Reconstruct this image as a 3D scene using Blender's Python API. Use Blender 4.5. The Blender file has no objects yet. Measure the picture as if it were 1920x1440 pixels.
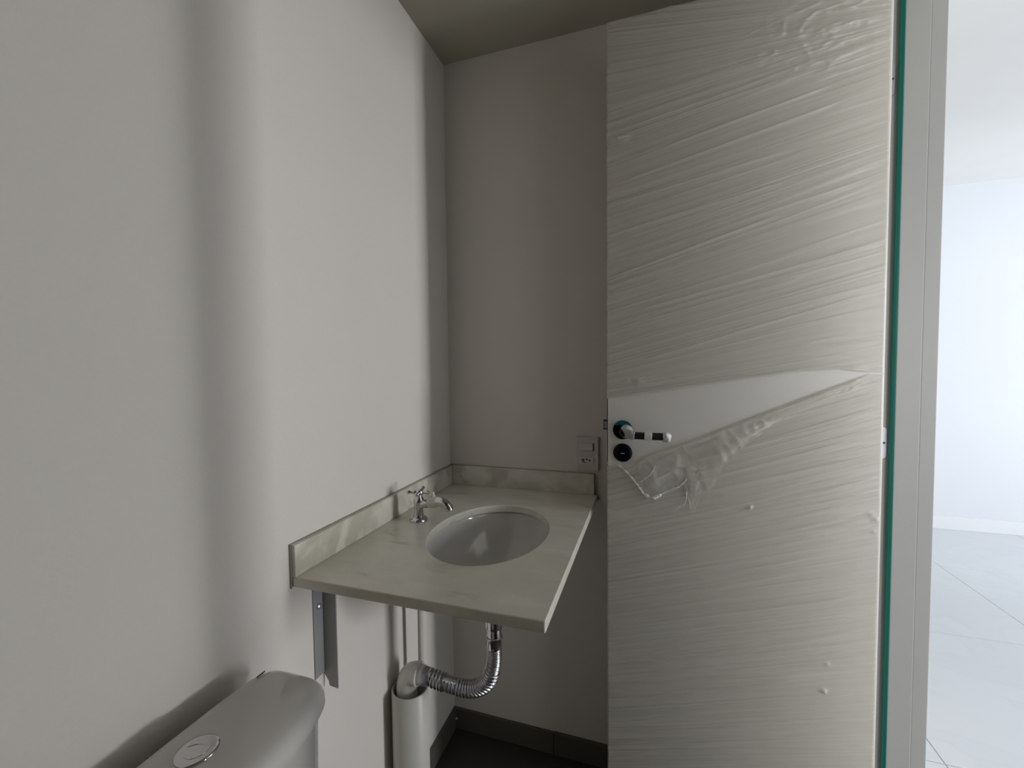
import bpy, bmesh, math, random
import numpy as np
from mathutils import Vector, Matrix

random.seed(4)
S = bpy.context.scene
COL = S.collection

# ------------------------------------------------------------------ camera
cam_d = bpy.data.cameras.new('camera'); cam = bpy.data.objects.new('camera', cam_d); COL.objects.link(cam)
Rt = Vector((0.95114293, 0.30854916, -0.01115991)); Up = Vector((-0.00242406, 0.04360698, 0.99904582)); Fw = Vector((-0.3087414, 0.95020832, -0.04222441))
cam.matrix_world = Matrix(((Rt.x, Up.x, -Fw.x, 0.0), (Rt.y, Up.y, -Fw.y, 0.0), (Rt.z, Up.z, -Fw.z, 1.24), (0, 0, 0, 1)))
cam_d.sensor_width = 36.0; cam_d.lens = 804.4/1920*36.0; cam_d.clip_start = 0.02
S.camera = cam

# ------------------------------------------------------------------ world, lights, exposure
S.view_settings.view_transform = 'Standard'; S.view_settings.look = 'None'
S.view_settings.gamma = 1.0; S.view_settings.use_curve_mapping = False
S.view_settings.exposure = 0.0
w = bpy.data.worlds.new('daylight'); S.world = w; w.use_nodes = True
w.node_tree.nodes['Background'].inputs[0].default_value = (0.62, 0.76, 1.0, 1)
w.node_tree.nodes['Background'].inputs[1].default_value = 0.6

def area(name, loc, rot, sx, sy, power, color, spread=180):
    l = bpy.data.lights.new(name, 'AREA'); l.shape = 'RECTANGLE'; l.size = sx; l.size_y = sy
    l.energy = power; l.color = color; l.spread = math.radians(spread)
    o = bpy.data.objects.new(name, l); COL.objects.link(o); o.location = loc; o.rotation_euler = rot
    return o
PI = math.pi
# narrow balcony window at the end of the next room: the light that crosses the doorway
area('daylight_narrow_window', (9.0, 1.02, 1.30), (0, PI/2, 0), 3.4, 0.90, 350, (0.93, 0.95, 1.0))
# wide window in the front of the next room
area('daylight_wide_window', (2.7, -2.62, 1.35), (PI/2, 0, 0), 3.4, 1.9, 86, (0.985, 0.985, 0.99))
# unseen side window, added to brighten the next room
area('added_side_window_fill', (4.64, 2.95, 1.35), (0, PI/2, 0), 1.9, 1.5, 27, (0.95, 0.975, 1.0))
# unseen bathroom window, added for the light on the left wall
area('daylight_bathroom_window', (0.565, -0.070, 1.28), (0, PI/2, 0), 1.66, 1.12, 1.25, (0.96, 0.98, 1.0), 6)

# ------------------------------------------------------------------ materials
def mat(name, color, rough=0.5, metal=0.0, spec=0.5, bump=None, ior=1.45, coat=0.0):
    m = bpy.data.materials.new(name); m.use_nodes = True
    nt = m.node_tree; b = nt.nodes['Principled BSDF']
    b.inputs['Base Color'].default_value = (*color, 1); b.inputs['Roughness'].default_value = rough
    b.inputs['Metallic'].default_value = metal; b.inputs['Specular IOR Level'].default_value = spec
    b.inputs['IOR'].default_value = ior; b.inputs['Coat Weight'].default_value = coat
    tc = nt.nodes.new('ShaderNodeTexCoord')
    nz = nt.nodes.new('ShaderNodeTexNoise'); nz.inputs['Scale'].default_value = bump[0] if bump else 6.0
    nz.inputs['Detail'].default_value = 4
    nt.links.new(tc.outputs['Object'], nz.inputs['Vector'])
    # slight tonal unevenness of the real surface
    mx = nt.nodes.new('ShaderNodeMix'); mx.data_type = 'RGBA'; mx.blend_type = 'MULTIPLY'
    mx.inputs['Factor'].default_value = 0.05
    mx.inputs[6].default_value = (*color, 1); nt.links.new(nz.outputs['Fac'], mx.inputs[7])
    nt.links.new(mx.outputs[2], b.inputs['Base Color'])
    if bump:
        bp = nt.nodes.new('ShaderNodeBump'); bp.inputs['Strength'].default_value = bump[1]; bp.inputs['Distance'].default_value = 0.002
        nt.links.new(nz.outputs['Fac'], bp.inputs['Height']); nt.links.new(bp.outputs['Normal'], b.inputs['Normal'])
    return m

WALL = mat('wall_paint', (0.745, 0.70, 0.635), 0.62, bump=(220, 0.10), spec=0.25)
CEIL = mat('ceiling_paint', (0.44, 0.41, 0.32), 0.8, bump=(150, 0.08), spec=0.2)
HALL = mat('next_room_paint', (0.765, 0.795, 0.83), 0.7, bump=(150, 0.05), spec=0.2)
BASE_T = mat('grey_skirting_tile', (0.11, 0.10, 0.085), 0.35, bump=(60, 0.05))
TILE_B = mat('grey_floor_tile', (0.05, 0.043, 0.037), 0.4, bump=(60, 0.08))
GROUT = mat('grout', (0.09, 0.085, 0.08), 0.9)
GROUT_L = mat('pale_grout', (0.40, 0.40, 0.40), 0.9)
WHITE_L = mat('white_lacquer', (0.86, 0.82, 0.755), 0.35, bump=(300, 0.03))
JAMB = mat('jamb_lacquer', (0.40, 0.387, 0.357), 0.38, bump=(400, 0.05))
SKIRT = mat('white_skirting', (0.82, 0.84, 0.86), 0.4)
CERAMIC = mat('white_ceramic', (0.66, 0.635, 0.60), 0.08, coat=0.3, spec=0.6)
CHROME = mat('chrome', (0.66, 0.66, 0.68), 0.08, metal=1.0)
CHROME_F = mat('ribbed_chrome', (0.60, 0.60, 0.62), 0.16, metal=1.0)
BRUSHED = mat('brushed_steel', (0.55, 0.56, 0.60), 0.35, metal=0.8)
PVC = mat('ivory_pvc', (0.62, 0.60, 0.54), 0.38)
PVC_W = mat('white_pvc', (0.78, 0.76, 0.71), 0.3)
PTFE = mat('cream_tape', (0.78, 0.75, 0.66), 0.7, bump=(300, 0.3))
STEEL = mat('galvanised_steel', (0.33, 0.33, 0.325), 0.45, metal=0.25, bump=(90, 0.1))
BLACK = mat('black_gloss', (0.003, 0.004, 0.007), 0.10, spec=0.12)
TEAL = mat('teal_protective_film', (0.01, 0.13, 0.15), 0.25)
DARK = mat('dark_hole', (0.01, 0.01, 0.01), 0.6)
PLATE = mat('switch_plastic', (0.66, 0.60, 0.57), 0.3)
ROCKER = mat('rocker_plastic', (0.78, 0.70, 0.71), 0.28)
SEAL = mat('green_rubber', (0.0, 0.145, 0.105), 0.22, spec=0.5)
HINGE = mat('white_hinge_metal', (0.68, 0.69, 0.76), 0.35, metal=0.1)
INK = mat('dark_print', (0.04, 0.045, 0.06), 0.5)
CAULK = mat('grey_caulk', (0.30, 0.29, 0.25), 0.7)
PLASTER = mat('plaster', (0.55, 0.50, 0.46), 0.9, bump=(300, 0.4))

def stone(name='pale_green_marble', blotch=False):
    m = bpy.data.materials.new(name); m.use_nodes = True; nt = m.node_tree; N = nt.nodes; L = nt.links
    b = N['Principled BSDF']; b.inputs['Roughness'].default_value = 0.16; b.inputs['Specular IOR Level'].default_value = 0.5
    tc = N.new('ShaderNodeTexCoord')
    n1 = N.new('ShaderNodeTexNoise'); n1.inputs['Scale'].default_value = 5.0; n1.inputs['Detail'].default_value = 8; n1.inputs['Distortion'].default_value = 1.5
    mp = N.new('ShaderNodeMapping'); mp.inputs['Rotation'].default_value = (0.2, 0.3, 0.7); mp.inputs['Scale'].default_value = (1, 2.2, 1.6)
    L.new(tc.outputs['Object'], mp.inputs['Vector']); L.new(mp.outputs['Vector'], n1.inputs['Vector'])
    r1 = N.new('ShaderNodeValToRGB'); e = r1.color_ramp.elements
    e[0].position = 0.26; e[0].color = (0.54, 0.52, 0.42, 1); e[1].position = 0.74; e[1].color = (0.83, 0.80, 0.72, 1)
    k = e.new(0.36); k.color = (0.72, 0.695, 0.59, 1)
    k = e.new(0.60); k.color = (0.77, 0.745, 0.64, 1)
    L.new(n1.outputs['Fac'], r1.inputs['Fac'])
    n2 = N.new('ShaderNodeTexNoise'); n2.inputs['Scale'].default_value = 160; n2.inputs['Detail'].default_value = 3
    L.new(tc.outputs['Object'], n2.inputs['Vector'])
    mx = N.new('ShaderNodeMix'); mx.data_type = 'RGBA'; mx.blend_type = 'MULTIPLY'; mx.inputs['Factor'].default_value = 0.10
    L.new(r1.outputs['Color'], mx.inputs[6]); L.new(n2.outputs['Fac'], mx.inputs[7]); 
    L.new(mx.outputs[2], b.inputs['Base Color'])
    if blotch:      # the cut strips show more of the grey-green clouding
        n3 = N.new('ShaderNodeTexNoise'); n3.inputs['Scale'].default_value = 11; n3.inputs['Detail'].default_value = 6; n3.inputs['Distortion'].default_value = 0.8
        L.new(tc.outputs['Object'], n3.inputs['Vector'])
        r3 = N.new('ShaderNodeValToRGB'); q = r3.color_ramp.elements
        q[0].position = 0.40; q[0].color = (0.58, 0.57, 0.50, 1); q[1].position = 0.56; q[1].color = (1, 0.985, 0.98, 1)
        L.new(n3.outputs['Fac'], r3.inputs['Fac'])
        m3 = N.new('ShaderNodeMix'); m3.data_type = 'RGBA'; m3.blend_type = 'MULTIPLY'; m3.inputs['Factor'].default_value = 0.6
        L.new(mx.outputs[2], m3.inputs[6]); L.new(r3.outputs['Color'], m3.inputs[7]); L.new(m3.outputs[2], b.inputs['Base Color'])
    return m
STONE = stone(); STONE_S = stone('clouded_green_marble', True)

def hall_tile():
    m = bpy.data.materials.new('pale_porcelain_tile'); m.use_nodes = True; nt = m.node_tree; N = nt.nodes; L = nt.links
    b = N['Principled BSDF']; b.inputs['Roughness'].default_value = 0.32
    tc = N.new('ShaderNodeTexCoord'); n1 = N.new('ShaderNodeTexNoise'); n1.inputs['Scale'].default_value = 1.6; n1.inputs['Detail'].default_value = 6
    n1.inputs['Distortion'].default_value = 2.5
    L.new(tc.outputs['Object'], n1.inputs['Vector'])
    r = N.new('ShaderNodeValToRGB'); e = r.color_ramp.elements
    e[0].position = 0.46; e[0].color = (0.66, 0.69, 0.72, 1); e[1].position = 0.52; e[1].color = (0.67, 0.70, 0.725, 1)
    k = e.new(0.49); k.color = (0.645, 0.678, 0.70, 1)
    L.new(n1.outputs['Fac'], r.inputs['Fac']); L.new(r.outputs['Color'], b.inputs['Base Color'])
    return m
TILE_H = hall_tile()

def film_mat(name, fac, color, rough, patch=0.0, tint=(0.95, 0.945, 0.92)):
    m = bpy.data.materials.new(name); m.use_nodes = True; nt = m.node_tree; N = nt.nodes; L = nt.links
    b = N['Principled BSDF']; out = N['Material Output']
    b.inputs['Base Color'].default_value = (*color, 1); b.inputs['Roughness'].default_value = rough
    b.inputs['Specular IOR Level'].default_value = 0.7
    t = N.new('ShaderNodeBsdfTransparent'); t.inputs['Color'].default_value = (*tint, 1)
    ms = N.new('ShaderNodeMixShader')
    if patch == 'milk':      # how milky the bunched film is, baked per vertex from its own wrinkles
        at = N.new('ShaderNodeAttribute'); at.attribute_name = 'milk'
        L.new(at.outputs['Fac'], ms.inputs[0])
    elif patch:
        tc = N.new('ShaderNodeTexCoord'); nz = N.new('ShaderNodeTexNoise'); nz.inputs['Scale'].default_value = 9 if fac < .7 else 60
        nz.inputs['Detail'].default_value = 5
        L.new(tc.outputs['Object'], nz.inputs['Vector'])
        mr = N.new('ShaderNodeMapRange'); mr.inputs['From Min'].default_value = 0.3; mr.inputs['From Max'].default_value = 0.7
        mr.inputs['To Min'].default_value = fac - patch; mr.inputs['To Max'].default_value = min(1, fac + patch)
        L.new(nz.outputs['Fac'], mr.inputs['Value']); L.new(mr.outputs['Result'], ms.inputs[0])
    else:
        ms.inputs[0].default_value = fac
    L.new(t.outputs[0], ms.inputs[1]); L.new(b.outputs[0], ms.inputs[2]); L.new(ms.outputs[0], out.inputs['Surface'])
    return m
FILM = film_mat('stretch_film', 0.50, (0.76, 0.725, 0.625), 0.28, 'milk')
FLAP = film_mat('torn_film', 0.33, (0.90, 0.87, 0.79), 0.20, 0.22)
HEM = film_mat('bunched_film', 0.92, (0.93, 0.91, 0.86), 0.25, 0.12)
WRAP = film_mat('wrap_film', 0.62, (0.80, 0.80, 0.78), 0.2, 0.3)

# ------------------------------------------------------------------ helpers
def link(name, me, m, parent=None, smooth=False, kind=None, label=None):
    o = bpy.data.objects.new(name, me); COL.objects.link(o)
    if m: me.materials.append(m)
    if parent: o.parent = parent
    if smooth:
        for p in me.polygons: p.use_smooth = True
    if kind: o['kind'] = kind
    if label: o['label'] = label
    return o
def obj(name, bm, m, parent=None, smooth=False, **k):
    me = bpy.data.meshes.new(name); bmesh.ops.recalc_face_normals(bm, faces=bm.faces); bm.to_mesh(me); bm.free()
    return link(name, me, m, parent, smooth, **k)
def tag(o, label, cat, group=None, kind=None):
    o['label'] = label; o['category'] = cat
    if group: o['group'] = group
    if kind: o['kind'] = kind
    return o
def empty(name, loc=(0, 0, 0)):
    o = bpy.data.objects.new(name, None); COL.objects.link(o); o.location = loc; o.empty_display_size = 0.05
    return o
def keep(o, parent):            # parent without moving (parents are only translated)
    o.parent = parent; o.location = Vector(o.location) - parent.location
    return o
def box(bm, x0, x1, y0, y1, z0, z1):
    vs = [bm.verts.new((x, y, z)) for x in (x0, x1) for y in (y0, y1) for z in (z0, z1)]
    for f in ((0, 1, 3, 2), (4, 6, 7, 5), (0, 4, 5, 1), (2, 3, 7, 6), (0, 2, 6, 4), (1, 5, 7, 3)):
        bm.faces.new([vs[i] for i in f])
def boxes(name, bs, m, parent=None, bevel=0.0, seg=2, **k):
    bm = bmesh.new()
    for b in bs: box(bm, *b)
    if bevel: bmesh.ops.bevel(bm, geom=list(bm.edges), offset=bevel, segments=seg, affect='EDGES', profile=0.5)
    o = obj(name, bm, m, None, **k)
    if parent: keep(o, parent)
    return o
def frame_for(d):
    d = d.normalized(); a = Vector((0, 0, 1)) if abs(d.z) < 0.9 else Vector((0, 1, 0))
    u = d.cross(a).normalized(); return u, d.cross(u).normalized()
def sweep(bm, pts, rad, n=32, cap=True):
    """tube along pts with a radius per point; parallel-transported frame"""
    pts = [Vector(p) for p in pts]; rings = []; u = None
    for i, p in enumerate(pts):
        d = (pts[min(i+1, len(pts)-1)] - pts[max(i-1, 0)]).normalized()
        if u is None: u, v = frame_for(d)
        else:
            u = (u - d*u.dot(d)).normalized(); v = d.cross(u)
        r = rad[i] if hasattr(rad, '__len__') else rad
        rings.append([bm.verts.new(p + (u*math.cos(2*PI*k/n) + v*math.sin(2*PI*k/n))*r) for k in range(n)])
    for a, b in zip(rings, rings[1:]):
        for k in range(n): bm.faces.new((a[k], a[(k+1) % n], b[(k+1) % n], b[k]))
    if cap:
        bm.faces.new(rings[0]); bm.faces.new(rings[-1])
def tube(name, pts, rad, m, parent=None, n=32, **k):
    bm = bmesh.new(); sweep(bm, pts, rad, n)
    o = obj(name, bm, m, None, smooth=True, **k)
    md = o.modifiers.new('edge', 'EDGE_SPLIT'); md.split_angle = math.radians(50)
    if parent: keep(o, parent)
    return o
def lathe(name, prof, origin, axis, m, parent=None, n=48, **k):
    """prof: list of (distance along axis, radius)"""
    a = Vector(axis).normalized(); o0 = Vector(origin)
    return tube(name, [o0 + a*d for d, r in prof], [max(r, 1e-4) for d, r in prof], m, parent, n, **k)
# sweep() uses neighbouring points for direction, so lathe profiles with equal distance need a nudge
def prof(*pr):
    out = []; last = -1e9
    for d, r in pr:
        if d <= last + 1e-5: d = last + 2e-5
        out.append((d, r)); last = d
    return out
def catmull(P, n=12):
    P = [Vector(p) for p in P]; P = [2*P[0]-P[1]] + P + [2*P[-1]-P[-2]]; out = []
    for i in range(1, len(P)-2):
        a, b, c, d = P[i-1:i+3]
        for k in range(n):
            t = k/n; out.append(0.5*((2*b) + (c-a)*t + (2*a-5*b+4*c-d)*t*t + (3*b-a-3*c+d)*t**3))
    out.append(P[-2]); return out
def resample(P, step):
    out = [P[0].copy()]; acc = 0
    for a, b in zip(P, P[1:]):
        L = (b-a).length; t = step-acc
        while t <= L: out.append(a + (b-a)*(t/L)); t += step
        acc = (acc + L) % step
    return out

# noise
_rng = np.random.RandomState(7); _T = _rng.rand(512, 512)
def vnoise(x, y):
    xi = np.floor(x).astype(int); yi = np.floor(y).astype(int); fx = x-xi; fy = y-yi
    fx = fx*fx*(3-2*fx); fy = fy*fy*(3-2*fy)
    g = lambda a, b: _T[a % 512, b % 512]
    return (g(xi, yi)*(1-fx) + g(xi+1, yi)*fx)*(1-fy) + (g(xi, yi+1)*(1-fx) + g(xi+1, yi+1)*fx)*fy

# ------------------------------------------------------------------ shell
XL, YB, ZC = -0.644, 1.299, 2.217          # left wall, back wall, bathroom ceiling
XR0, XR1 = 0.487, 0.589                    # right wall faces
YF = -1.45                                 # front wall
HX, HY0, HY1, HZ = 4.55, -2.55, 3.96, 2.50 # next room
DY0, DY1, DZ = 0.582, 1.181, 2.115         # door opening
def struct(name, bs, m, bevel=0.0, **k): return boxes(name, bs, m, None, bevel, kind='structure', **k)

struct('wall_left', [(XL-0.12, XL, YF-0.12, YB+0.12, -0.02, 2.62)], WALL, label='plain white painted wall behind the toilet and washbasin counter')
struct('wall_back', [(XL, XR0, YB, YB+0.12, -0.02, 2.62)], WALL, label='shaded white wall behind the counter and the open door')
struct('wall_front', [(XL, XR1, YF-0.12, YF, -0.02, 2.62)], WALL, label='white bathroom wall behind the viewer')
# right wall, with the doorway and the bathroom window opening
WY0, WY1, WZ0, WZ1 = -0.64, 0.498, 0.45, 2.12
struct('wall_right', [(XR0, XR1, YF, WY0, 0, 2.62), (XR0, XR1, WY0, WY1, 0, WZ0), (XR0, XR1, WY0, WY1, WZ1, 2.62),
                      (XR0, XR1, WY1, DY0-0.03, 0, 2.62), (XR0, XR1, DY1+0.03, HY1, 0, 2.62), (XR0, XR1, DY0-0.03, DY1+0.03, DZ+0.03, 2.62),
                      (XR1-0.015, XR1, WY0, WY1, WZ0, WZ1)],
       WALL, label='white wall with the doorway to the bright next room')
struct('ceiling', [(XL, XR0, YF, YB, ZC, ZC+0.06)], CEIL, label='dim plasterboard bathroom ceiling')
w1 = boxes('window_1', [(XR0+0.005, XR0+0.030, WY0, WY1, WZ0, WZ0+0.03), (XR0+0.005, XR0+0.030, WY0, WY1, WZ1-0.03, WZ1),
                        (XR0+0.005, XR0+0.030, WY0, WY0+0.03, WZ0+0.03, WZ1-0.03), (XR0+0.005, XR0+0.030, WY1-0.03, WY1, WZ0+0.03, WZ1-0.03)],
           WHITE_L, kind='structure', label='white frame of the added bathroom window beside the viewer')

# next room
struct('wall_far', [(XR0, HX+0.12, HY1, HY1+0.12, -0.02, HZ+0.1)], HALL, label='bright white wall of the next room, seen through the doorway')
NY0, NY1, NZ0, NZ1 = 0.50, 1.50, 0.05, 2.40
struct('wall_far_right', [(HX, HX+0.12, HY0, NY0, 0, HZ), (HX, HX+0.12, NY1, 2.2, 0, HZ), (HX, HX+0.12, 3.7, HY1, 0, HZ), (HX, HX+0.12, 2.2, 3.7, 0, 0.38), (HX, HX+0.12, 2.2, 3.7, 2.32, HZ), (HX, HX+0.12, NY0, NY1, 0, NZ0), (HX, HX+0.12, NY0, NY1, NZ1, HZ)], HALL,
       label='white right hand wall of the next room')
struct('wall_far_front', [(XR1, 1.0, HY0-0.12, HY0, 0, HZ), (4.4, HX+0.12, HY0-0.12, HY0, 0, HZ), (1.0, 4.4, HY0-0.12, HY0, 0, 0.38), (1.0, 4.4, HY0-0.12, HY0, 2.32, HZ)], HALL,
       label='white front wall of the next room')
struct('ceiling_far', [(XR1, HX, HY0, HY1, HZ, HZ+0.06)], mat('next_room_ceiling', (0.90, 0.895, 0.88), 0.8), label='white ceiling of the next room')
def winframe(name, axis, c0, c1, a0, a1, z0, z1, lab):
    t = 0.035; bs = [(a0, a1, z0, z0+t), (a0, a1, z1-t, z1), (a0, a0+t, z0+t, z1-t), (a1-t, a1, z0+t, z1-t)]
    bs = [((c0, c1, p, q, r, s) if axis == 'x' else (p, q, c0, c1, r, s)) for p, q, r, s in bs]
    return boxes(name, bs, WHITE_L, kind='structure', label=lab)
winframe('window_2', 'y', HY0-0.05, HY0-0.01, 1.0, 4.4, 0.38, 2.32, 'wide white window frame in the next room')
winframe('window_3', 'x', HX+0.01, HX+0.05, NY0-0.02, NY1+0.02, NZ0, NZ1, 'tall narrow window frame at the end of the next room')

winframe('added_window_4', 'x', HX+0.01, HX+0.05, 2.2, 3.7, 0.38, 2.32, 'white frame of an added, unseen side window near the far wall of the next room')  # made-up window that goes with the added side fill light

# floors made of tiles
def tiled(name, x0, x1, y0, y1, ox, oy, size, joint, m, grout, lab):
    base = boxes(name, [(x0, x1, y0, y1, -0.05, -0.003)], grout, kind='structure', label=lab)
    i0 = math.floor((x0-ox)/size); i1 = math.ceil((x1-ox)/size); j0 = math.floor((y0-oy)/size); j1 = math.ceil((y1-oy)/size)
    for i in range(i0, i1):
        for j in range(j0, j1):
            a0 = max(x0, ox+i*size+joint/2); a1 = min(x1, ox+(i+1)*size-joint/2)
            b0 = max(y0, oy+j*size+joint/2); b1 = min(y1, oy+(j+1)*size-joint/2)
            if a1-a0 < 0.01 or b1-b0 < 0.01: continue
            boxes('tile', [(a0, a1, b0, b1, -0.006, 0.0)], m, base, bevel=0.0008, seg=1)
    return base
tiled('floor', XL, XR1, YF, YB, -0.20, 0.93, 0.45, 0.003, TILE_B, GROUT, 'dark grey tiled bathroom floor under the counter')
tiled('floor_far', XR1, HX, HY0, HY1, 1.664, 3.215, 0.80, 0.0022, TILE_H, GROUT_L, 'pale porcelain tiled floor of the next room')

# skirting
bl = boxes('baseboard_left', [(XL, XL+0.010, 0.62, YB, 0, 0.070)], BASE_T, bevel=0.001, kind='structure', label='grey tile skirting along the left wall')
boxes('baseboard_back', [(XL+0.010, -0.2935, YB-0.010, YB, 0, 0.070)], BASE_T, bevel=0.001, kind='structure', label='grey tile skirting along the back wall')
bb = bpy.data.objects['baseboard_back']
boxes('skirting_tile', [(-0.2915, XR0, YB-0.0105, YB, 0, 0.0715)], BASE_T, bb, bevel=0.001)
boxes('baseboard_far', [(XR1, HX, HY1-0.014, HY1, 0, 0.095)], SKIRT, bevel=0.002, kind='structure', label='white skirting board along the bright far wall')
bm = bmesh.new(); bmesh.ops.create_icosphere(bm, subdivisions=2, radius=0.0045)
for v in bm.verts: v.co *= random.uniform(0.75, 1.15); v.co += Vector((XL+0.0125, YB-0.0125, 0.036))
keep(obj('plaster_dab', bm, PLASTER, None, smooth=True, label='small pale plaster speck in the skirting corner'), bb)

# ------------------------------------------------------------------ door frame
RBX = 0.5165
fr = empty('trim_1', (XR0, DY1, 0)); fr['kind'] = 'structure'; fr['label'] = 'pale lacquered door frame between the bathroom and the next room'
def P(name, bs, m, bevel=0.0, parent=fr, **k): return boxes(name, bs, m, parent, bevel, **k)
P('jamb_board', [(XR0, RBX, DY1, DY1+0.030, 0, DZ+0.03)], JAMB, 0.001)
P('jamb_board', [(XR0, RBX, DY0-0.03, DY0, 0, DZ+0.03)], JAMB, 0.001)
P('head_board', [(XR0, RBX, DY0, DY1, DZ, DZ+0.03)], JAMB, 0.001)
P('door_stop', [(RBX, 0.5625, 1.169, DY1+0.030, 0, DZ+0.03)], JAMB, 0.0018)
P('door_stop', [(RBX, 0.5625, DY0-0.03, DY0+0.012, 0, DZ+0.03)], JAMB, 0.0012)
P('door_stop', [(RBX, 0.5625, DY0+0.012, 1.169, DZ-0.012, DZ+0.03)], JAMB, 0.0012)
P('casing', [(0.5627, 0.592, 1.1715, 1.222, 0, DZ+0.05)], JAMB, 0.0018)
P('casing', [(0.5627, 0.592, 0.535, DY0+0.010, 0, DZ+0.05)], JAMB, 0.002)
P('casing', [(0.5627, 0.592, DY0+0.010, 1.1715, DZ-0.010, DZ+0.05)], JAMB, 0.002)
# green seal: a ribbed bulb in the rebate corner
bm = bmesh.new(); sec = []
for k in range(13):
    a = PI*(0.5 + k/12*1.0); sec.append((RBX-0.0035 + 0.0042*math.cos(a), 1.1735 + 0.0065*math.sin(a)))
sec += [(RBX-0.0008, 1.1665), (RBX-0.0003, 1.1690), (RBX-0.0003, 1.1805), (RBX-0.0035, 1.1805)]
lo = [bm.verts.new((x, y, 0.0)) for x, y in sec]; hi = [bm.verts.new((x, y, DZ-0.002)) for x, y in sec]
n = len(sec)
for k in range(n): bm.faces.new((lo[k], lo[(k+1) % n], hi[(k+1) % n], hi[k]))
bm.faces.new(lo); bm.faces.new(hi)
keep(obj('rubber_seal', bm, SEAL, None, smooth=False, label='glossy green rubber seal running up the rebate'), fr)
# hinges let into the jamb
def rounded_rect(x0, x1, z0, z1, r, n=8):
    pts = []
    for cx, cz, a0 in ((x1-r, z1-r, 0), (x0+r, z1-r, PI/2), (x0+r, z0+r, PI), (x1-r, z0+r, 1.5*PI)):
        for k in range(n+1):
            a = a0 + PI/2*k/n; pts.append((cx+r*math.cos(a), cz+r*math.sin(a)))
    return pts
def slab_xz(bm, pts, y0, y1):
    a = [bm.verts.new((x, y0, z)) for x, z in pts]; b = [bm.verts.new((x, y1, z)) for x, z in pts]; n = len(pts)
    for k in range(n): bm.faces.new((a[k], a[(k+1) % n], b[(k+1) % n], b[k]))
    bm.faces.new(a); bm.faces.new(b)
for zc, w in ((1.859, 0.0), (1.056, 0.0015), (0.25, 0.0)):
    bm = bmesh.new(); slab_xz(bm, rounded_rect(0.4893, 0.5072+w, zc-0.0373, zc+0.0373, 0.0095), DY1-0.0004, DY1+0.002)
    g = keep(obj('hinge_plate', bm, DARK, None, label='dark rim of the hinge mortise'), fr)
    bm = bmesh.new(); slab_xz(bm, rounded_rect(0.4897, 0.5065+w, zc-0.0366, zc+0.0366, 0.009), DY1-0.0012, DY1)
    hp = obj('hinge_leaf', bm, HINGE if w else JAMB, None, label='white rounded hinge leaf'); hp.parent = g
    bm = bmesh.new(); sweep(bm, [(0.5020+w*.5, DY1-0.0018, zc), (0.5020+w*.5, DY1-0.0010, zc)], 0.0024, 12)
    sc = obj('screw', bm, INK, None); sc.parent = g
for g in [c for c in fr.children if c.name.startswith('hinge_plate')]:
    for c in g.children: c.location = -(Vector(g.location) + fr.location) + Vector((0, 0, 0))

# ------------------------------------------------------------------ door leaf with stretch film
LX0, LX1, LY, LZ = -0.1085, 0.4865, 1.146, 2.1015
door = empty('door_1', (LX1, 1.181, 0)); door['kind'] = 'structure'
door['label'] = 'open white door leaf wrapped in clear plastic stretch film'
boxes('door_leaf', [(LX0, LX1, LY, 1.1795, 0.008, LZ)], WHITE_L, door, 0.0015, label='smooth white door panel, bare in the wedge around the handle')

GT = [(-0.12, 1.1505), (-0.109, 1.152), (0.05, 1.176), (0.15, 1.193), (0.25, 1.208), (0.33, 1.220), (0.40, 1.224), (0.4535, 1.2165), (0.60, 1.2155)]
GB = [(-0.12, 0.9725), (-0.109, 0.973), (-0.0735, 0.977), (-0.054, 0.979), (0.003, 1.012), (0.12, 1.062), (0.25, 1.122), (0.36, 1.172), (0.4535, 1.2125), (0.60, 1.2145)]
gt = lambda x: np.interp(x, *zip(*GT)); gb = lambda x: np.interp(x, *zip(*GB))
SL = [(0.0, 0.28), (0.26, 0.313), (0.54, 0.317), (0.85, 0.33), (1.00, 0.40), (1.08, 0.22), (1.16, 0.16), (1.23, 0.27), (1.36, 0.25), (1.466, 0.29), (1.65, 0.20), (1.745, 0.22), (1.86, 0.16), (1.97, 0.0), (2.064, -0.13), (2.2, -0.16)]
def trace(x, z):
    z0 = z.copy()
    for _ in range(6): z0 = z - np.interp(z0, *zip(*SL))*(x+0.1)
    return z0
CREASES = [  # x0,z0,x1,z1,height,width
    (-0.107, 2.064, 0.10, 2.038, .0012, .004), (0.0, 1.768, 0.368, 1.848, .0035, .004), (-0.09, 1.700, 0.40, 1.812, .0026, .005), (-0.10, 1.650, 0.28, 1.720, .0022, .004),
    (-0.108, 1.575, 0.30, 1.655, .0028, .005), (-0.108, 1.463, 0.275, 1.580, .0034, .004), (-0.05, 1.512, 0.45, 1.640, .0016, .006), (-0.019, 1.382, 0.472, 1.500, .0024, .0045),
    (-0.03, 1.249, 0.474, 1.396, .0028, .0045), (-0.10, 1.330, 0.35, 1.440, .0014, .006), (0.20, 1.300, 0.47, 1.360, .0016, .004),
    (-0.108, 0.849, 0.443, 1.027, .0026, .005), (-0.09, 0.800, 0.30, 0.932, .0022, .005), (0.05, 0.930, 0.42, 1.062, .0026, .006), (0.10, 1.000, 0.47, 1.125, .0020, .006),
    (-0.02, 0.562, 0.461, 0.715, .0030, .004), (-0.10, 0.660, 0.30, 0.780, .0014, .005), (0.20, 0.735, 0.47, 0.822, .0020, .003), (0.25, 0.600, 0.47, 0.672, .0020, .003),
    (-0.02, 0.284, 0.395, 0.415, .0014, .004), (-0.08, 0.430, 0.2, 0.52, .0010, .005), (0.36, 0.555, 0.47, 0.592, .0024, .002), (0.36, 0.455, 0.47, 0.490, .0022, .002), (0.40, 0.375, 0.47, 0.397, .0024, .002)]
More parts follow.
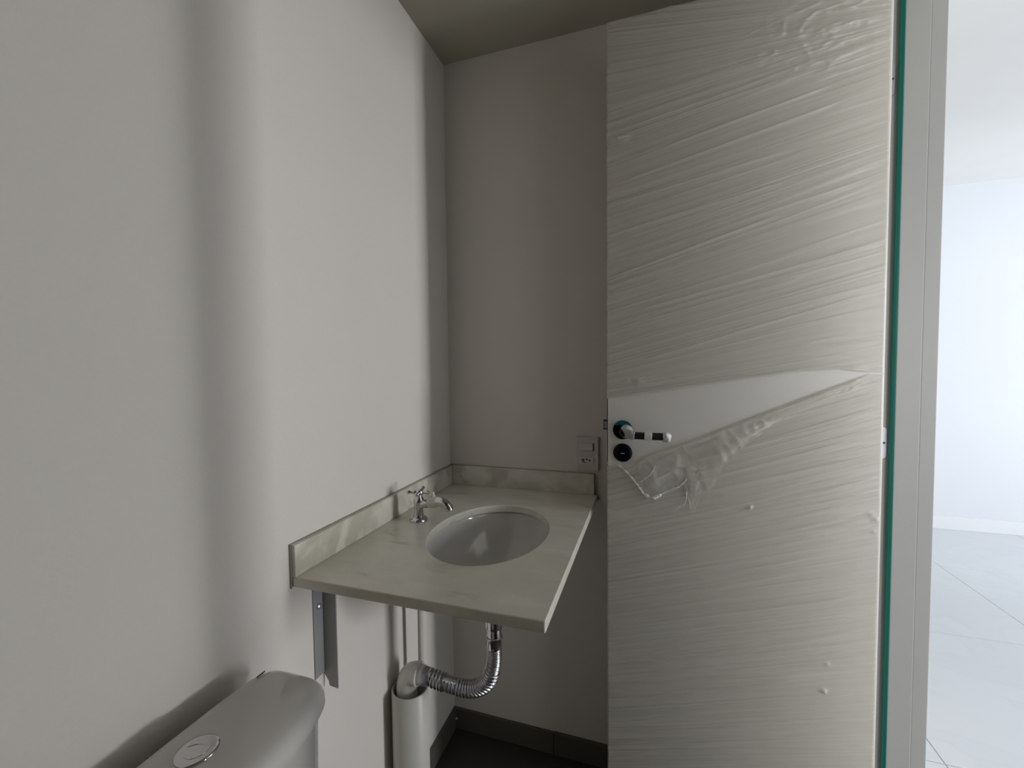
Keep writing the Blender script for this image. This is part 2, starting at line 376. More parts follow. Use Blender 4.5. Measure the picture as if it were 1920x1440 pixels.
def film_h(x, z):
    u = trace(x, z); h = np.zeros_like(x)
    env = 0.35 + 1.1*vnoise(x*5+3, u*7+9)**1.6
    h += env*0.0006*(vnoise(u*210, x*2.6+10)-0.5)*2
    h += env*0.0013*(vnoise(u*95+50, x*1.7+30)-0.5)*2
    r = 1-np.abs(vnoise(u*62+80, x*1.5+70)*2-1)
    h += env*0.0042*np.clip(r-0.72, 0, 1)*2.2
    h += 0.0022*(vnoise(u*22+15, x*1.5+5)-0.5)*2
    # crumpled corner at the top right
    mk = np.clip(1-np.hypot((x-0.36)/0.22, (z-1.965)/0.11), 0, 1)**0.7
    cr = 1-np.abs(vnoise(x*34+z*9, z*55-x*12)*2-1); cr2 = 1-np.abs(vnoise(x*80, z*95+20)*2-1)
    h += mk*(0.007*np.clip(cr-0.55, 0, 1) + 0.003*np.clip(cr2-.6, 0, 1))
    for x0, z0, x1, z1, a, w in CREASES:
        t = np.clip((x-x0)/(x1-x0), 0, 1); zz = z0+(z1-z0)*t + 0.0015*(vnoise(x*14, x*0+z0*37)-0.5)
        fade = np.clip((x-x0)/0.06+0.15, 0, 1)*np.clip((x1-x)/0.06+0.1, 0, 1)
        d = (z-zz)/(w*0.72); h += 1.3*a*fade*np.exp(-np.abs(d)**1.4)*(0.7+0.6*vnoise(x*9, x*0+z0*11))
    for sx, sz, a, s in ((-0.080, 1.813, .010, .006), (-0.066, 1.811, .005, .010), (0.2244, 0.894, .009, .0045), (0.3836, 0.4753, .012, .0045), (0.4765, 0.8895, .011, .0055), (0.468, 0.900, .008, .006), (0.474, 0.862, .006, .005), (-0.0602, 1.197, .009, .0045), (-0.03, 1.196, .004, .012), (0.3899, 0.54, .004, .004)):
        h += a*np.exp(-((x-sx)**2+((z-sz)*1.1)**2)/s**2)*(0.5+vnoise(x*400, z*400))
    h *= np.interp(x, [-0.112, -0.09, 0.40, 0.486], [0.25, 1, 1, 0.22])
    return h
def film(name, lo, hi, lab, edge):
    nx = 150; nz = 620
    xs = np.concatenate([[LX0-0.0018]*2, np.linspace(LX0-0.0018, LX1-0.003, nx), [LX1-0.0022]])
    X = np.repeat(xs[:, None], nz+1, 1); T = np.linspace(0, 1, nz+1)[None, :]
    Z = lo(X)*(1-T)+hi(X)*T
    H = film_h(X, Z)
    dist = (Z-lo(X)) if edge == 'low' else (hi(X)-Z)     # stretched, rolled rim next to the bare wedge
    amp = np.interp(X, [-0.12, 0.0, 0.43, 0.46], [0.003, 1.0, 0.8, 0.0])
    if edge == 'high': H += amp*(0.007*np.exp(-((dist-0.006)/0.006)**2) + 0.0035*np.exp(-((dist-0.024)/0.008)**2))
    else: H += amp*0.0025*np.exp(-((dist-0.004)/0.004)**2) + np.interp(X, [-.12, .1, .3], [1, 1, 0])*0.0018*np.exp(-((dist-0.034)/0.003)**2)
    Y = LY-0.0012-np.clip(H+0.0006, 0, 1)
    Y[0, :] = 1.178; Y[1, :] = LY+0.004; Y[2, :] = LY-0.0008; Y[-2, :] = LY-0.0014; Y[-1, :] = LY+0.001
    V = np.stack([X, Y, Z], -1).reshape(-1, 3) - np.array(door.location)
    n1 = nz+1; I = np.arange((len(xs)-1))[:, None]*n1 + np.arange(nz)[None, :]
    Fc = np.stack([I, I+n1, I+n1+1, I+1], -1).reshape(-1, 4)
    me = bpy.data.meshes.new(name); me.from_pydata(V.tolist(), [], Fc.tolist())
    u = trace(X, Z); m_ = 0.42 + 0.10*vnoise(u*240+11, X*2.2) + 0.10*vnoise(u*90+3, X*1.4+8) + 0.26*np.clip(vnoise(u*150+40, X*1.8+5)-0.66, 0, 1)*2 - 0.30*np.clip(0.30-vnoise(u*170+90, X*1.6+25), 0, 1)*2 + 0.10*(vnoise(X*7, Z*6)-0.5)
    m_ = 0.50 + (m_-0.50)*np.interp(X, [0.0, 0.25, 0.48], [0.9, 0.75, 0.4])
    m_ += np.clip((dist < 0.03)*(0.15 if edge == 'low' else 0.1), 0, 1)*amp
    at = me.attributes.new('milk', 'FLOAT', 'POINT'); at.data.foreach_set('value', np.clip(m_, 0.08, 0.92).reshape(-1).astype(np.float32))
    return link(name, me, FILM, door, smooth=True, label=lab)
film('plastic_film', gt, lambda x: 0*x+LZ+0.001, 'wrinkled clear film stretched over the upper door', 'low')
film('plastic_film', lambda x: 0*x+0.012, gb, 'wrinkled clear film stretched over the lower door', 'high')

# torn flap hanging from the lower rim of the bare wedge
FB = [(-0.0735, 0.972), (-0.060, 0.962), (-0.0467, 0.946), (-0.030, 0.926), (-0.0138, 0.907), (0.0, 0.901), (0.0122, 0.904), (0.035, 0.918), (0.060, 0.932), (0.078, 0.944),
      (0.086, 0.906), (0.092, 0.872), (0.104, 0.874), (0.112, 0.9135), (0.148, 0.943), (0.171, 0.990), (0.215, 1.045), (0.261, 1.085), (0.32, 1.135), (0.37, 1.160)]
nx, nz = 110, 40
X = np.repeat(np.linspace(-0.0735, 0.37, nx)[:, None], nz, 1); T = np.linspace(0, 1, nz)[None, :]
top = gb(X)-0.004; bot = np.interp(X, *zip(*FB))+0.004*(vnoise(X*70, X*0)-0.5); Z = top*(1-T)+bot*T
cr = 1-np.abs(vnoise(X*38+Z*20, Z*42-X*25)*2-1); cr2 = 1-np.abs(vnoise(X*85+7, Z*80+4)*2-1)
Y = LY-0.0085-0.005*np.sin(PI*np.minimum(T*1.2, 1))-0.007*np.clip(cr-0.6, 0, 1)-0.003*np.clip(cr2-0.6, 0, 1)*T
V = np.stack([X, Y, Z], -1).reshape(-1, 3)-np.array(door.location)
I = np.arange(nx-1)[:, None]*nz+np.arange(nz-1)[None, :]
me = bpy.data.meshes.new('torn_flap'); me.from_pydata(V.tolist(), [], np.stack([I, I+nz, I+nz+1, I+1], -1).reshape(-1, 4).tolist())
flap = link('torn_flap', me, FLAP, door, smooth=True, label='torn milky flap of film hanging below the lock')
def hem(pts, r0, r1, seed):
    rr = random.Random(seed); c = resample(catmull([(x, LY-y, z) for x, z, y in pts], 10), 0.0022)
    c = [p+Vector((rr.uniform(-1, 1), rr.uniform(-1, 1), rr.uniform(-1, 1)))*0.0011 for p in c]
    bm = bmesh.new(); sweep(bm, c, [rr.uniform(r0, r1) for _ in c], 8)
    o = obj('bunched_edge', bm, HEM, None, smooth=True, label='white bunched torn edge of the film')
    o.parent = flap; o.location = -door.location
hem([(-0.080, 0.979, .006), (-0.0735, 0.974, .008), (-0.060, 0.963, .012), (-0.0467, 0.948, .013), (-0.030, 0.927, .014), (-0.014, 0.908, .016)], 0.0010, 0.0030, 1)
hem([(-0.014, 0.908, .016), (0.000, 0.902, .018), (0.012, 0.905, .017), (0.022, 0.911, .016)], 0.0022, 0.0056, 2)
hem([(0.022, 0.911, .016), (0.045, 0.924, .014), (0.070, 0.938, .013), (0.085, 0.955, .011), (0.100, 0.970, .010)], 0.0008, 0.0022, 3)
hem([(0.060, 0.872, .008), (0.066, 0.882, .009), (0.078, 0.890, .010), (0.084, 0.905, .011), (0.083, 0.925, .012)], 0.0004, 0.0018, 4)
hem([(-0.026, 0.940, .016), (-0.008, 0.955, .018), (0.006, 0.972, .017), (0.010, 0.985, .015)], 0.0004, 0.0012, 6)

# lever handle (position at handle depth)
lx, lz = -0.0705, 1.0706
lev = empty('lever_handle', (lx, LY, lz)); keep(lev, door)
def K(o): o.parent = lev; o.location = Vector(o.location)-Vector((lx, LY, lz)); return o
K(lathe('rosette', prof((0, 0.0245), (0.006, 0.0245), (0.008, 0.0232), (0.0086, 0.010), (0.0087, 0.0)), (lx, LY, lz), (0, -1, 0), BLACK))
# teal protective foil on the rosette's upper rim
bm = bmesh.new(); ra = []; rb = []
for k in range(15):
    a = math.radians(35+k*110/14); c, s = math.cos(a), math.sin(a)
    ra.append(bm.verts.new((lx+0.0236*c, LY-0.0090, lz+0.0236*s))); rb.append(bm.verts.new((lx+0.0236*c*0.97, LY-0.0098, lz+0.0236*0.56)))
for k in range(14): bm.faces.new((ra[k], ra[k+1], rb[k+1], rb[k]))
K(obj('protective_foil', bm, TEAL, None, label='teal foil on the rosette rim'))
pts = catmull([(lx, LY-0.006, lz), (lx+0.001, LY-0.030, lz-0.001), (lx+0.010, LY-0.046, lz-0.004), (lx+0.030, LY-0.050, lz-0.006), (lx+0.060, LY-0.050, lz-0.0065), (lx+0.107, LY-0.048, lz-0.007)], 8)
K(tube('lever', pts, 0.0088, BLACK, n=24))
def wrap(pts, r, jit, seed, m, n=18, lab=None):
    rr = random.Random(seed); c = resample(catmull(pts, 10), 0.0016); bm = bmesh.new()
    rings = []
    sweep(bm, c, [r(i/(len(c)-1))+rr.uniform(-jit, jit)*0.5 for i in range(len(c))], n)
    for v in bm.verts: v.co += Vector((rr.uniform(-1, 1), rr.uniform(-1, 1), rr.uniform(-1, 1)))*jit
    return K(obj('film_wrap', bm, m, None, smooth=True, label=lab))
wrap([(lx+0.010, LY-0.010, lz-0.001), (lx+0.009, LY-0.030, lz-0.001), (lx+0.016, LY-0.046, lz-0.004), (lx+0.034, LY-0.050, lz-0.006)], lambda t: 0.0155-0.0050*t, 0.0009, 5, WRAP, lab='milky film wound round the lever neck')
wrap([(lx+0.026, LY-0.050, lz-0.006), (lx+0.100, LY-0.049, lz-0.0068)], lambda t: 0.0098, 0.0004, 8, film_mat('thin_wrap', 0.05, (.6, .6, .6), .2, .04), lab='thin clear film over the lever')
wrap([(lx+0.055, LY-0.050, lz-0.0065), (lx+0.074, LY-0.050, lz-0.0068)], lambda t: 0.0104, 0.0005, 9, HEM, lab='white band of bunched film on the lever')
wrap([(lx+0.097, LY-0.049, lz-0.007), (lx+0.106, LY-0.048, lz-0.008), (lx+0.117, LY-0.047, lz-0.010)], lambda t: 0.010+0.003*math.sin(PI*t)-0.003*t, 0.0018, 11, HEM, lab='white twisted film bunched at the lever tip')

kz = 1.0108
lk = lathe('lock_cover', prof((0, 0.0240), (0.005, 0.0240), (0.0080, 0.0222), (0.0100, 0.0185), (0.0112, 0.012), (0.0116, 0.0)), (lx, LY, kz), (0, -1, 0), BLACK, door, label='round black keyhole cover below the lever')
bm = bmesh.new(); slab_xz(bm, rounded_rect(lx-0.0045, lx+0.0055, kz-0.0014, kz+0.0010, 0.0009, 3), LY-0.0124, LY-0.0114)
s_ = obj('key_slot', bm, BRUSHED, None); s_.parent = lk; s_.location = -Vector(lk.location)-door.location
pl = boxes('lock_plate', [(LX0-0.0016, LX0+0.0005, LY+0.001, LY+0.024, 0.985, 1.150)], INK, door, 0.0004, label='dark lock plate on the door edge')
boxes('latch_gap', [(LX0-0.0104, LX0, LY+0.0035, LY+0.0185, 1.0690, 1.0715), (LX0-0.0104, LX0, LY+0.0035, LY+0.0185, 1.0915, 1.0940), (LX0-0.0118, LX0-0.0104, LY+0.0035, LY+0.0185, 1.0690, 1.0940)], INK, door, label='dark rim round the latch bolt')
boxes('latch_bolt', [(LX0-0.0105, LX0, LY+0.004, LY+0.018, 1.0725, 1.0905)], BRUSHED, door, 0.001, label='square latch bolt sticking out of the door edge')

# ------------------------------------------------------------------ counter
CX1, CY0, CT, CZB = -0.153, 0.6225, 0.8490, 0.8290
BX, BY, RX, RY = -0.364, 0.942, 0.137, 0.186
cnt = empty('washbasin_counter', (XL, YB, CZB)); tag(cnt, 'pale green-grey marble counter slab with low splashbacks on the left and back walls', 'counter')
def slab_hole(x0, x1, y0, y1, z0, z1, cx, cy, rx, ry, n=120):
    bm = bmesh.new(); ang = [2*PI*k/n for k in range(n)] + [math.atan2(b-cy, a-cx) % (2*PI) for a in (x0, x1) for b in (y0, y1)]
    ang = sorted(set(round(a, 6) for a in ang)); E = {}; n = len(ang)
    def outer(a):
        c, s = math.cos(a), math.sin(a); t = 1e9
        for lim, d, o in ((x0, c, cx), (x1, c, cx), (y0, s, cy), (y1, s, cy)):
            if abs(d) > 1e-9 and (lim-o)/d > 0: t = min(t, (lim-o)/d)
        return cx+c*t, cy+s*t
    def inner(a):
        c, s = math.cos(a), math.sin(a); r = 1/math.sqrt((c/rx)**2+(s/ry)**2); return cx+c*r, cy+s*r
    O = [outer(a) for a in ang]; In = [inner(a) for a in ang]
    V = lambda p, z: bm.verts.new((p[0], p[1], z))
    ot = [V(p, z1) for p in O]; ob = [V(p, z0) for p in O]; it = [V(p, z1) for p in In]; ib = [V(p, z0) for p in In]
    for k in range(n):
        j = (k+1) % n
        bm.faces.new((it[k], it[j], ot[j], ot[k])); bm.faces.new((ib[k], ob[k], ob[j], ib[j]))
        bm.faces.new((ot[k], ot[j], ob[j], ob[k])); bm.faces.new((it[k], ib[k], ib[j], it[j]))
    return bm
bm = slab_hole(XL, CX1, CY0, YB, CZB, CT, BX, BY, RX, RY)
o = keep(obj('counter_slab', bm, STONE, None), cnt)
md = o.modifiers.new('bevel', 'BEVEL'); md.width = 0.0025; md.segments = 3; md.limit_method = 'ANGLE'; md.angle_limit = math.radians(40)
for p in o.data.polygons: p.use_smooth = True
o.modifiers.new('wn', 'WEIGHTED_NORMAL')
boxes('side_splashback', [(XL, XL+0.0125, CY0-0.001, YB, CT, 0.9095)], STONE_S, cnt, 0.0012, label='long marble splashback strip on the left wall')
boxes('back_splashback', [(XL+0.0135, -0.1625, YB-0.0135, YB, CT, 0.9115)], STONE_S, cnt, 0.0012, label='marble splashback strip on the back wall')
boxes('caulk_line', [(XL, XL+0.0022, CY0-0.003, YB, 0.9090, 0.9110), (XL+0.002, -0.164, YB-0.0022, YB, 0.9110, 0.9128), (XL, XL+0.004, CY0-0.003, CY0-0.0005, CZB-0.002, 0.910)], CAULK, cnt)

# basin
bas = empty('washbasin', (BX, BY, CZB)); tag(bas, 'oval white ceramic basin set under the marble counter', 'sink')
bm = bmesh.new(); n = 72; rings = []
pr = [(1.13, 0.0), (1.045, 0.0), (1.035, -0.002), (1.02, -0.012), (1.0, -0.030), (0.95, -0.055), (0.86, -0.082), (0.72, -0.106), (0.54, -0.123), (0.34, -0.132), (0.13, -0.136)]
pro = [(0.13, -0.148), (0.36, -0.144), (0.58, -0.134), (0.76, -0.117), (0.91, -0.090), (1.0, -0.060), (1.055, -0.030), (1.075, -0.014), (1.13, -0.012)]
for s, z in pr+pro:
    rings.append([bm.verts.new((RX*s*math.cos(2*PI*k/n), RY*s*math.sin(2*PI*k/n), z-0.0005)) for k in range(n)])
for a, b in zip(rings, rings[1:]+rings[:1]):
    for k in range(n): bm.faces.new((a[k], a[(k+1) % n], b[(k+1) % n], b[k]))
o = obj('bowl', bm, CERAMIC, bas, smooth=True)
o.modifiers.new('sub', 'SUBSURF').render_levels = 1; o.modifiers['sub'].levels = 1
lathe('drain_valve', prof((0, 0.0), (0.0001, 0.022), (0.003, 0.022), (0.006, 0.0195), (0.0075, 0.012), (0.008, 0.0)), (BX, BY, CZB-0.138), (0, 0, 1), CHROME, bas)
# little printed mark on the basin's left flank
a = math.radians(215); mk = []
bm = bmesh.new()
def bowlpt(th, s, z, off): return Vector((RX*(s-off)*math.cos(th), RY*(s-off)*math.sin(th), z))
for i in range(5):
    for j in (0, 1):
        th = math.radians(207+i*1.1); bm.verts.new(bowlpt(th, 1.0 if j else 0.985, -0.030 if j else -0.0375, 0.012)+Vector((0, 0, 0.0015*(i % 2)*0)))
bm.verts.ensure_lookup_table()
for i in range(4): bm.faces.new((bm.verts[2*i], bm.verts[2*i+2], bm.verts[2*i+3], bm.verts[2*i+1]))
obj('printed_mark', bm, INK, bas, label='tiny dark printed mark inside the bowl')

# ------------------------------------------------------------------ faucet
fx, fy = -0.5645, 0.953
CT += 0.0004
fau = empty('faucet', (fx, fy, CT)); tag(fau, 'small chrome tap with cross handle and cream tape round its spout', 'faucet')
O = Vector((fx, fy, CT))
lathe('base_flange', prof((0, 0.0225), (0.004, 0.0225), (0.007, 0.020), (0.009, 0.0150), (0.0095, 0.013)), O, (0, 0, 1), CHROME, fau)
lathe('body', prof((0.009, 0.0145), (0.016, 0.0130), (0.028, 0.0115), (0.038, 0.0120), (0.044, 0.0135), (0.052, 0.0135), (0.056, 0.0115), (0.060, 0.0085), (0.064, 0.0065), (0.070, 0.0060)), O, (0.05, 0, 1), CHROME, fau)
# side outlet: arm rising a little to the right, taped joint, bent nozzle
sp = [O+Vector(v) for v in ((0.004, 0, 0.040), (0.018, -0.001, 0.044), (0.034, -0.002, 0.0475))]
tube('spout_arm', catmull(sp, 6), [0.0105]*7+[0.0112]*6, CHROME, fau)
tp = [O+Vector((0.030, -0.002, 0.047)), O+Vector((0.033, -0.002, 0.0478)), O+Vector((0.055, -0.003, 0.0530)), O+Vector((0.058, -0.003, 0.0535))]
tube('tape_joint', tp, [0.0110, 0.0128, 0.0124, 0.0110], PTFE, fau, label='cream sealing tape wound round the joint')
nz_ = catmull([O+Vector(v) for v in ((0.055, -0.003, 0.0530), (0.068, -0.004, 0.0540), (0.079, -0.005, 0.0500), (0.087, -0.006, 0.0420), (0.0905, -0.006, 0.0350))], 8)
tube('nozzle', nz_, [0.0118-0.0014*i/(len(nz_)-1) for i in range(len(nz_))], CHROME, fau)
tube('shut_off_tab', [O+Vector((0.046, -0.002, 0.060)), O+Vector((0.040, 0.004, 0.0735))], [0.0045, 0.0028], PTFE, fau)
hub = O+Vector((0.004, 0, 0.0715))
h = lathe('cross_handle', prof((-0.006, 0.006), (-0.005, 0.0088), (0.004, 0.0088), (0.0075, 0.0060), (0.0085, 0.0)), hub, (0.12, -0.05, 1), CHROME, fau)
for ang, L in ((190, 0.031), (282, 0.022), (12, 0.022), (100, 0.026)):
    a = math.radians(ang); d = Vector((math.cos(a), math.sin(a), 0.02 if ang != 100 else 0.20))
    c = [hub+d*t for t in (0.004, L*0.5, L*0.8, L*0.9, L, L+0.003)]
    bm = bmesh.new(); sweep(bm, c, [0.0052, 0.0040, 0.0040, 0.0052, 0.0052, 0.0030], 20)
    ob_ = obj('handle_arm', bm, CHROME, None, smooth=True); ob_.parent = h; ob_.location = -Vector(h.location)-fau.location

CT -= 0.0004
# supply pipe
sup = [( -0.5645, 0.953, 0.8280), (-0.5645, 0.953, 0.775), (-0.572, 0.966, 0.745), (-0.589, 0.994, 0.720), (-0.592, 0.999, 0.66), (-0.593, 1.000, 0.56), (-0.594, 1.001, 0.40), (-0.595, 1.002, 0.32), (-0.605, 1.002, 0.298), (-0.625, 1.002, 0.290), (XL+0.001, 1.002, 0.289)]
o = tube('supply_pipe', [p for p in resample(catmull(sup, 8), 0.006)], 0.0080, PVC, None, 20)
tag(o, 'thin ivory water supply pipe running down behind the drain elbow', 'pipe')

# ------------------------------------------------------------------ drain
BX = -0.3585
dr = empty('basin_drain', (BX, BY, CZB-0.15)); tag(dr, 'ribbed chrome flexible drain hose bending from the basin to the elbow', 'pipe')
zt = CZB-0.149
lathe('coupling_nut', prof((0.0, 0.0195), (0.003, 0.0208), (0.050, 0.0208), (0.0675, 0.0190)), (BX, BY, 0.6125), (0, 0, 1), CHROME, dr, 10)
lathe('tailpiece', prof((0, 0.0182), (0.002, 0.0186), (0.022, 0.0186), (0.0235, 0.0200), (0.0275, 0.0200), (0.029, 0.0178), (0.050, 0.0178)), (BX, BY, 0.564), (0, 0, 1), CHROME, dr)
path = catmull([(BX, BY, 0.585), (BX, BY, 0.560), (-0.3600, BY, 0.525), (-0.3720, BY, 0.482), (-0.3960, BY, 0.4560), (-0.4280, BY, 0.4440), (-0.4700, BY, 0.4430), (-0.5270, BY+0.001, 0.4480), (-0.5340, BY+0.001, 0.4485)], 16)
path = resample(path, 0.0006); rad = []
for i, p in enumerate(path):
    hz = BX-p.x; s_ = i*0.0006      # hz: how far the hose has run towards the wall
    if s_ < 0.018: r = 0.0172
    elif p.z > 0.505: r = 0.0172+0.0008*math.sin(2*PI*s_/0.0034)
    elif hz < 0.098: r = 0.0172+0.0032*(abs(math.sin(PI*s_/0.0082))**0.7*2-1)
    elif hz < 0.137: r = 0.0185+0.0006*math.sin(2*PI*s_/0.0032)
    else: r = 0.0185+0.0032*(abs(math.sin(PI*s_/0.0095))**0.7*2-1)
    rad.append(r)
tube('ribbed_hose', path, rad, CHROME_F, dr, 40)
tube('adapter_sleeve', [(-0.5330, BY+0.001, 0.4484), (-0.5350, BY+0.001, 0.4486), (-0.5560, BY+0.002, 0.4495)], [0.0185, 0.0212, 0.0212], BRUSHED, dr, 40)
BX = -0.364

st = empty('drain_standpipe', (-0.5945, 0.944, 0)); tag(st, 'thick ivory drain pipe standing against the left wall with a white elbow in its top', 'pipe')
bm = bmesh.new(); n = 56; R0 = 0.0470
TOPZ = 0.4100
def ring(r, z): 
    return [bm.verts.new((-0.5945+r*math.cos(2*PI*k/n), 0.944+r*math.sin(2*PI*k/n), z)) for k in range(n)]
rs = [ring(R0, 0.001), ring(R0, TOPZ-0.001), ring(R0-0.001, TOPZ), ring(R0-0.004, TOPZ), ring(R0-0.0045, TOPZ-0.001), ring(R0-0.0045, 0.2), ring(0.001, 0.2)]
for a, b in zip(rs, rs[1:]):
    for k in range(n): bm.faces.new((a[k], a[(k+1) % n], b[(k+1) % n], b[k]))
keep(obj('standpipe', bm, PVC, None, smooth=False), st)
for p in bpy.data.objects['standpipe'].data.polygons: p.use_smooth = True
bpy.data.objects['standpipe'].modifiers.new('es', 'EDGE_SPLIT').split_angle = math.radians(45)
ez = 0.4495
ecx = -0.6040
el = catmull([(ecx, 0.945, 0.27), (ecx, 0.945, 0.33), (ecx, 0.945, 0.395), (ecx+0.001, 0.945, 0.418), (ecx+0.009, 0.945, 0.439), (ecx+0.025, 0.945, ez), (ecx+0.034, 0.944, ez)], 10)
tube('elbow', el, 0.0268, PVC_W, st, 40)
tube('elbow_collar', [(ecx+0.029, 0.944, ez), (ecx+0.031, 0.944, ez), (ecx+0.038, 0.944, ez), (ecx+0.040, 0.944, ez)], [0.0265, 0.0292, 0.0292, 0.0268], PVC_W, st, 40)
tube('elbow_socket', [(ecx+0.036, 0.944, ez), (ecx+0.052, 0.944, ez)], 0.0232, PVC_W, st, 40)

# ------------------------------------------------------------------ bracket
br = empty('counter_bracket', (XL, 0.69, CZB)); tag(br, 'grey steel angle bracket screwed to the wall under the counter near the toilet', 'bracket')
boxes('wall_plate', [(XL, XL+0.003, 0.6730, 0.7010, 0.612, CZB-0.0005)], STEEL, br, 0.0006)
bm = bmesh.new()
sec = [(XL+0.0005, 0.612), (XL+0.003, 0.606), (XL+0.012, 0.594), (XL+0.014, 0.585), (XL+0.0345, 0.583), (XL+0.0345, CZB-0.0005), (XL+0.0005, CZB-0.0005)]
a = [bm.verts.new((x, 0.6985, z)) for x, z in sec]; b = [bm.verts.new((x, 0.7010, z)) for x, z in sec]
for k in range(len(sec)): bm.faces.new((a[k], a[(k+1) % len(sec)], b[(k+1) % len(sec)], b[k]))
bm.faces.new(a); bm.faces.new(b)
keep(obj('web', bm, STEEL, None), br)
boxes('support_arm', [(XL+0.036, XL+0.33, 0.6985, 0.7010, CZB-0.030, CZB-0.0005), (XL+0.036, XL+0.33, 0.676, 0.6985, CZB-0.0032, CZB-0.0005)], STEEL, br)
s_ = lathe('screw', prof((0, 0.0060), (0.0025, 0.0060), (0.0045, 0.0035), (0.0048, 0.0)), (XL+0.003, 0.6865, 0.757), (1, 0, 0), BRUSHED, br, 20)

# ------------------------------------------------------------------ switch plate
sw = empty('switch_plate', (-0.183, YB, 0.973)); tag(sw, 'white plastic wall plate with a light switch above a three pin socket', 'switch')
boxes('plate', [(-0.2170, -0.1495, YB-0.009, YB, 0.9215, 1.0245)], PLATE, sw, 0.0018, 3)
boxes('rocker', [(-0.2045, -0.1655, YB-0.0135, YB-0.009, 0.9825, 1.0045)], ROCKER, sw, 0.0012)
boxes('rocker_gap', [(-0.1655, -0.1640, YB-0.0096, YB-0.008, 0.9815, 1.0055), (-0.2045, -0.1650, YB-0.0096, YB-0.008, 0.9812, 0.9825)], DARK, sw)
skt = boxes('socket', [(-0.2050, -0.1640, YB-0.0105, YB-0.009, 0.9400, 0.9625)], ROCKER, sw, 0.0006)
def disc(x, z, r, name='pin_hole'):
    bm = bmesh.new(); sweep(bm, [(x, YB-0.0110, z), (x, YB-0.0100, z)], r, 14)
    q = obj(name, bm, DARK, None); q.parent = skt; q.location = -Vector(sw.location)-Vector(skt.location)
disc(-0.1940, 0.9535, 0.0031); disc(-0.1845, 0.9560, 0.0029); disc(-0.1755, 0.9530, 0.0028)
bm = bmesh.new(); hx = [(-0.1955, 0.9585), (-0.2010, 0.9535), (-0.1960, 0.9480), (-0.1880, 0.9455)]
sweep(bm, [(x, YB-0.0106, z) for x, z in hx], 0.0012, 6)
q = obj('socket_outline', bm, DARK, None); q.parent = skt; q.location = -Vector(sw.location)-Vector(skt.location)
bm = bmesh.new()
for i, x in enumerate((-0.1880, -0.1857, -0.1834, -0.1811)): box(bm, x, x+0.0014, YB-0.0109, YB-0.0104, 0.9462, 0.9478)
q = obj('rating_print', bm, DARK, None); q.parent = skt; q.location = -Vector(sw.location)-Vector(skt.location)

# ------------------------------------------------------------------ toilet
TY = 0.371; TB = -0.605
toi = empty('toilet', (-0.42, TY, 0)); tag(toi, 'white ceramic toilet whose cistern top with a chrome dual flush button shows beside the counter', 'toilet')
def plan(hx, hy, bow, n=96):
    """outline: flat back at x=TB, rounded ends, bowed front; hx = depth at middle"""
    pts = []
    for k in range(n):
        a = 2*PI*k/n; c, s = math.cos(a), math.sin(a); e = 2/5.0
        px = abs(c)**e*(1 if c >= 0 else -1); py = abs(s)**e*(1 if s >= 0 else -1)
        y = py*hy; d = hx - bow*(abs(y)/hy)**2.0 if px > 0 else 0
        x = (hx-bow*(y/hy)**2)*(px*0.5+0.5)
        pts.append((x, y))
    return pts
def loft(name, secs, m, parent, sub=False):
    bm = bmesh.new(); R = []
    for pts, z in secs: R.append([bm.verts.new((x, y, z)) for x, y in pts])
    n = len(R[0])
    for a, b in zip(R, R[1:]):
        for k in range(n): bm.faces.new((a[k], a[(k+1) % n], b[(k+1) % n], b[k]))
    bm.faces.new(R[0]); bm.faces.new(R[-1])
    o = obj(name, bm, m, None, smooth=True); o.modifiers.new('es', 'EDGE_SPLIT').split_angle = math.radians(40)
    return keep(o, parent)
def tankplan(inset, hx=0.156, hy=0.167, bow=0.024):
    return [(TB+inset*0.35+x, TY+y) for x, y in plan(hx-inset*1.35, hy-inset, bow)]
ls = [(tankplan(0.020), 0.7215), (tankplan(0.003), 0.7225), (tankplan(0.0), 0.7240), (tankplan(0.0), 0.7280)]
for k in range(1, 9):
    a = PI/2*k/8; ls.append((tankplan(0.030*(1-math.cos(a))), 0.728+0.028*math.sin(a)))
ls += [(tankplan(0.045), 0.7580), (tankplan(0.065), 0.7592)]
loft('cistern_lid', ls, CERAMIC, toi)
loft('cistern', [(tankplan(0.040, 0.140, .16), 0.385), (tankplan(0.020, 0.145, .165), 0.400), (tankplan(0.010), 0.60), (tankplan(0.008), 0.7215)], CERAMIC, toi)
bx_, by_ = -0.5430, TY
TZ = 0.7590
btn = lathe('flush_button', prof((0, 0.0238), (0.0012, 0.0243), (0.0026, 0.0236), (0.0034, 0.0205), (0.0032, 0.0168), (0.0006, 0.0166), (0.0004, 0.0)), (bx_, by_, TZ), (0, 0, 1), CHROME, toi, 56, label='round chrome dual flush button')
bm = bmesh.new(); sweep(bm, [(bx_, by_, TZ+0.0006), (bx_, by_, TZ+0.0012)], 0.0165, 40)
q = obj('button_gap', bm, DARK, None, label='dark gap round the two buttons'); q.parent = btn; q.location = -Vector(btn.location)-toi.location
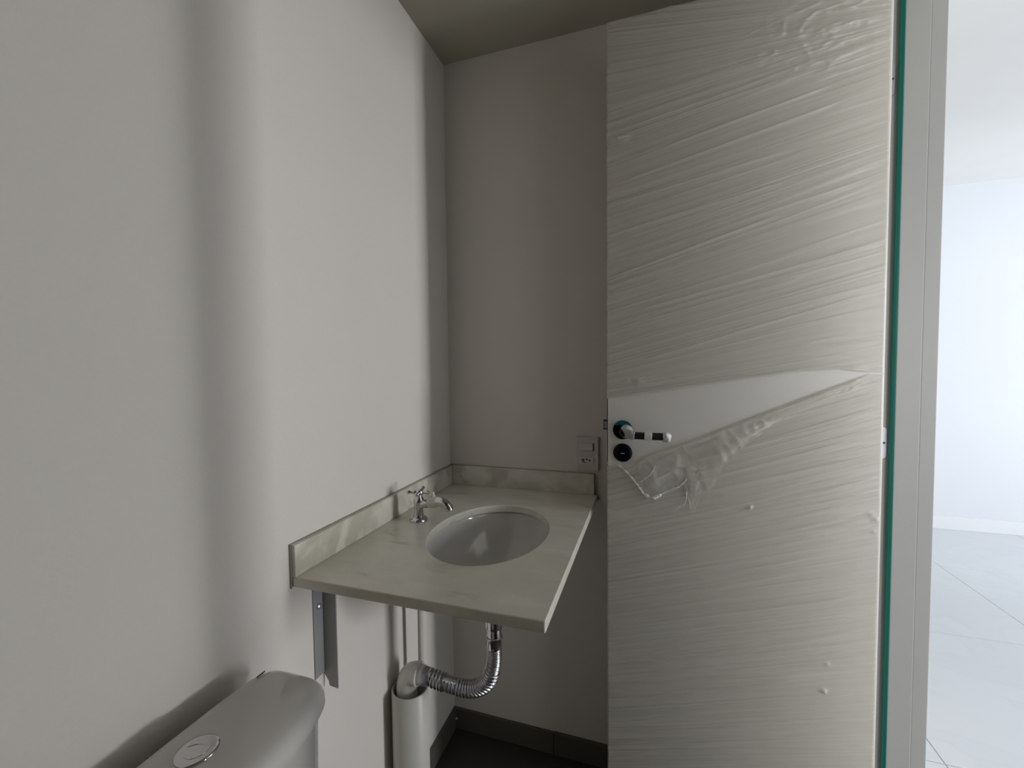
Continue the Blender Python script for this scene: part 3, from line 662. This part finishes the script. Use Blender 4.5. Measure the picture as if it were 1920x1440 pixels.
def halfmoon(sign, name):
    bm = bmesh.new(); pts = []; r = 0.0145
    rot = math.radians(-15)
    for k in range(33):
        a = PI/2+PI*k/32
        pts.append((r*math.cos(a), r*math.sin(a)))
    # curved split line
    for k in range(1, 16):
        t = -1+2*k/16; pts.append((0.0035*(1-t*t)*1.6-0.0002, r*t))
    if sign > 0:
        pts = []
        for k in range(33):
            a = -PI/2+PI*k/32; pts.append((r*math.cos(a), r*math.sin(a)))
        for k in range(1, 16):
            t = 1-2*k/16; pts.append((0.0035*(1-t*t)*1.6+0.0014, r*t))
    rp = [(x*math.cos(rot)-y*math.sin(rot), x*math.sin(rot)+y*math.cos(rot)) for x, y in pts]
    rp = [(y, x) for x, y in rp]
    a = [bm.verts.new((bx_+x, by_+y, TZ+0.0015)) for x, y in rp]; b = [bm.verts.new((bx_+x, by_+y, TZ+0.0040)) for x, y in rp]
    for k in range(len(rp)): bm.faces.new((a[k], a[(k+1) % len(rp)], b[(k+1) % len(rp)], b[k]))
    bm.faces.new(a); bm.faces.new(b)
    q = obj(name, bm, CHROME, None); q.parent = btn; q.location = -Vector(btn.location)-toi.location
halfmoon(-1, 'half_button'); halfmoon(1, 'half_button')
boxes('printed_mark', [(-0.5850, -0.5838, 0.4930, 0.5080, 0.7575, 0.7594)], INK, toi, label='thin dark printed mark at the back of the lid')
# pedestal, bowl and seat (below the frame)
def oval(cx, cy, rx, ry, n=96): return [(cx+rx*math.cos(2*PI*k/n), cy+ry*math.sin(2*PI*k/n)) for k in range(n)]
loft('pedestal', [(oval(-0.36, TY, 0.19, 0.10), 0.0), (oval(-0.36, TY, 0.18, 0.095), 0.03), (oval(-0.35, TY, 0.17, 0.095), 0.18), (oval(-0.31, TY, 0.22, 0.145), 0.30), (oval(-0.30, TY, 0.25, 0.175), 0.37), (oval(-0.30, TY, 0.25, 0.175), 0.385)], CERAMIC, toi)
loft('seat', [(oval(-0.215, TY, 0.195, 0.178), 0.386), (oval(-0.215, TY, 0.20, 0.182), 0.395), (oval(-0.215, TY, 0.195, 0.178), 0.405)], CERAMIC, toi)
loft('seat_lid', [(oval(-0.215, TY, 0.193, 0.176), 0.4055), (oval(-0.215, TY, 0.197, 0.180), 0.413), (oval(-0.215, TY, 0.180, 0.165), 0.426), (oval(-0.215, TY, 0.08, 0.07), 0.431)], CERAMIC, toi)
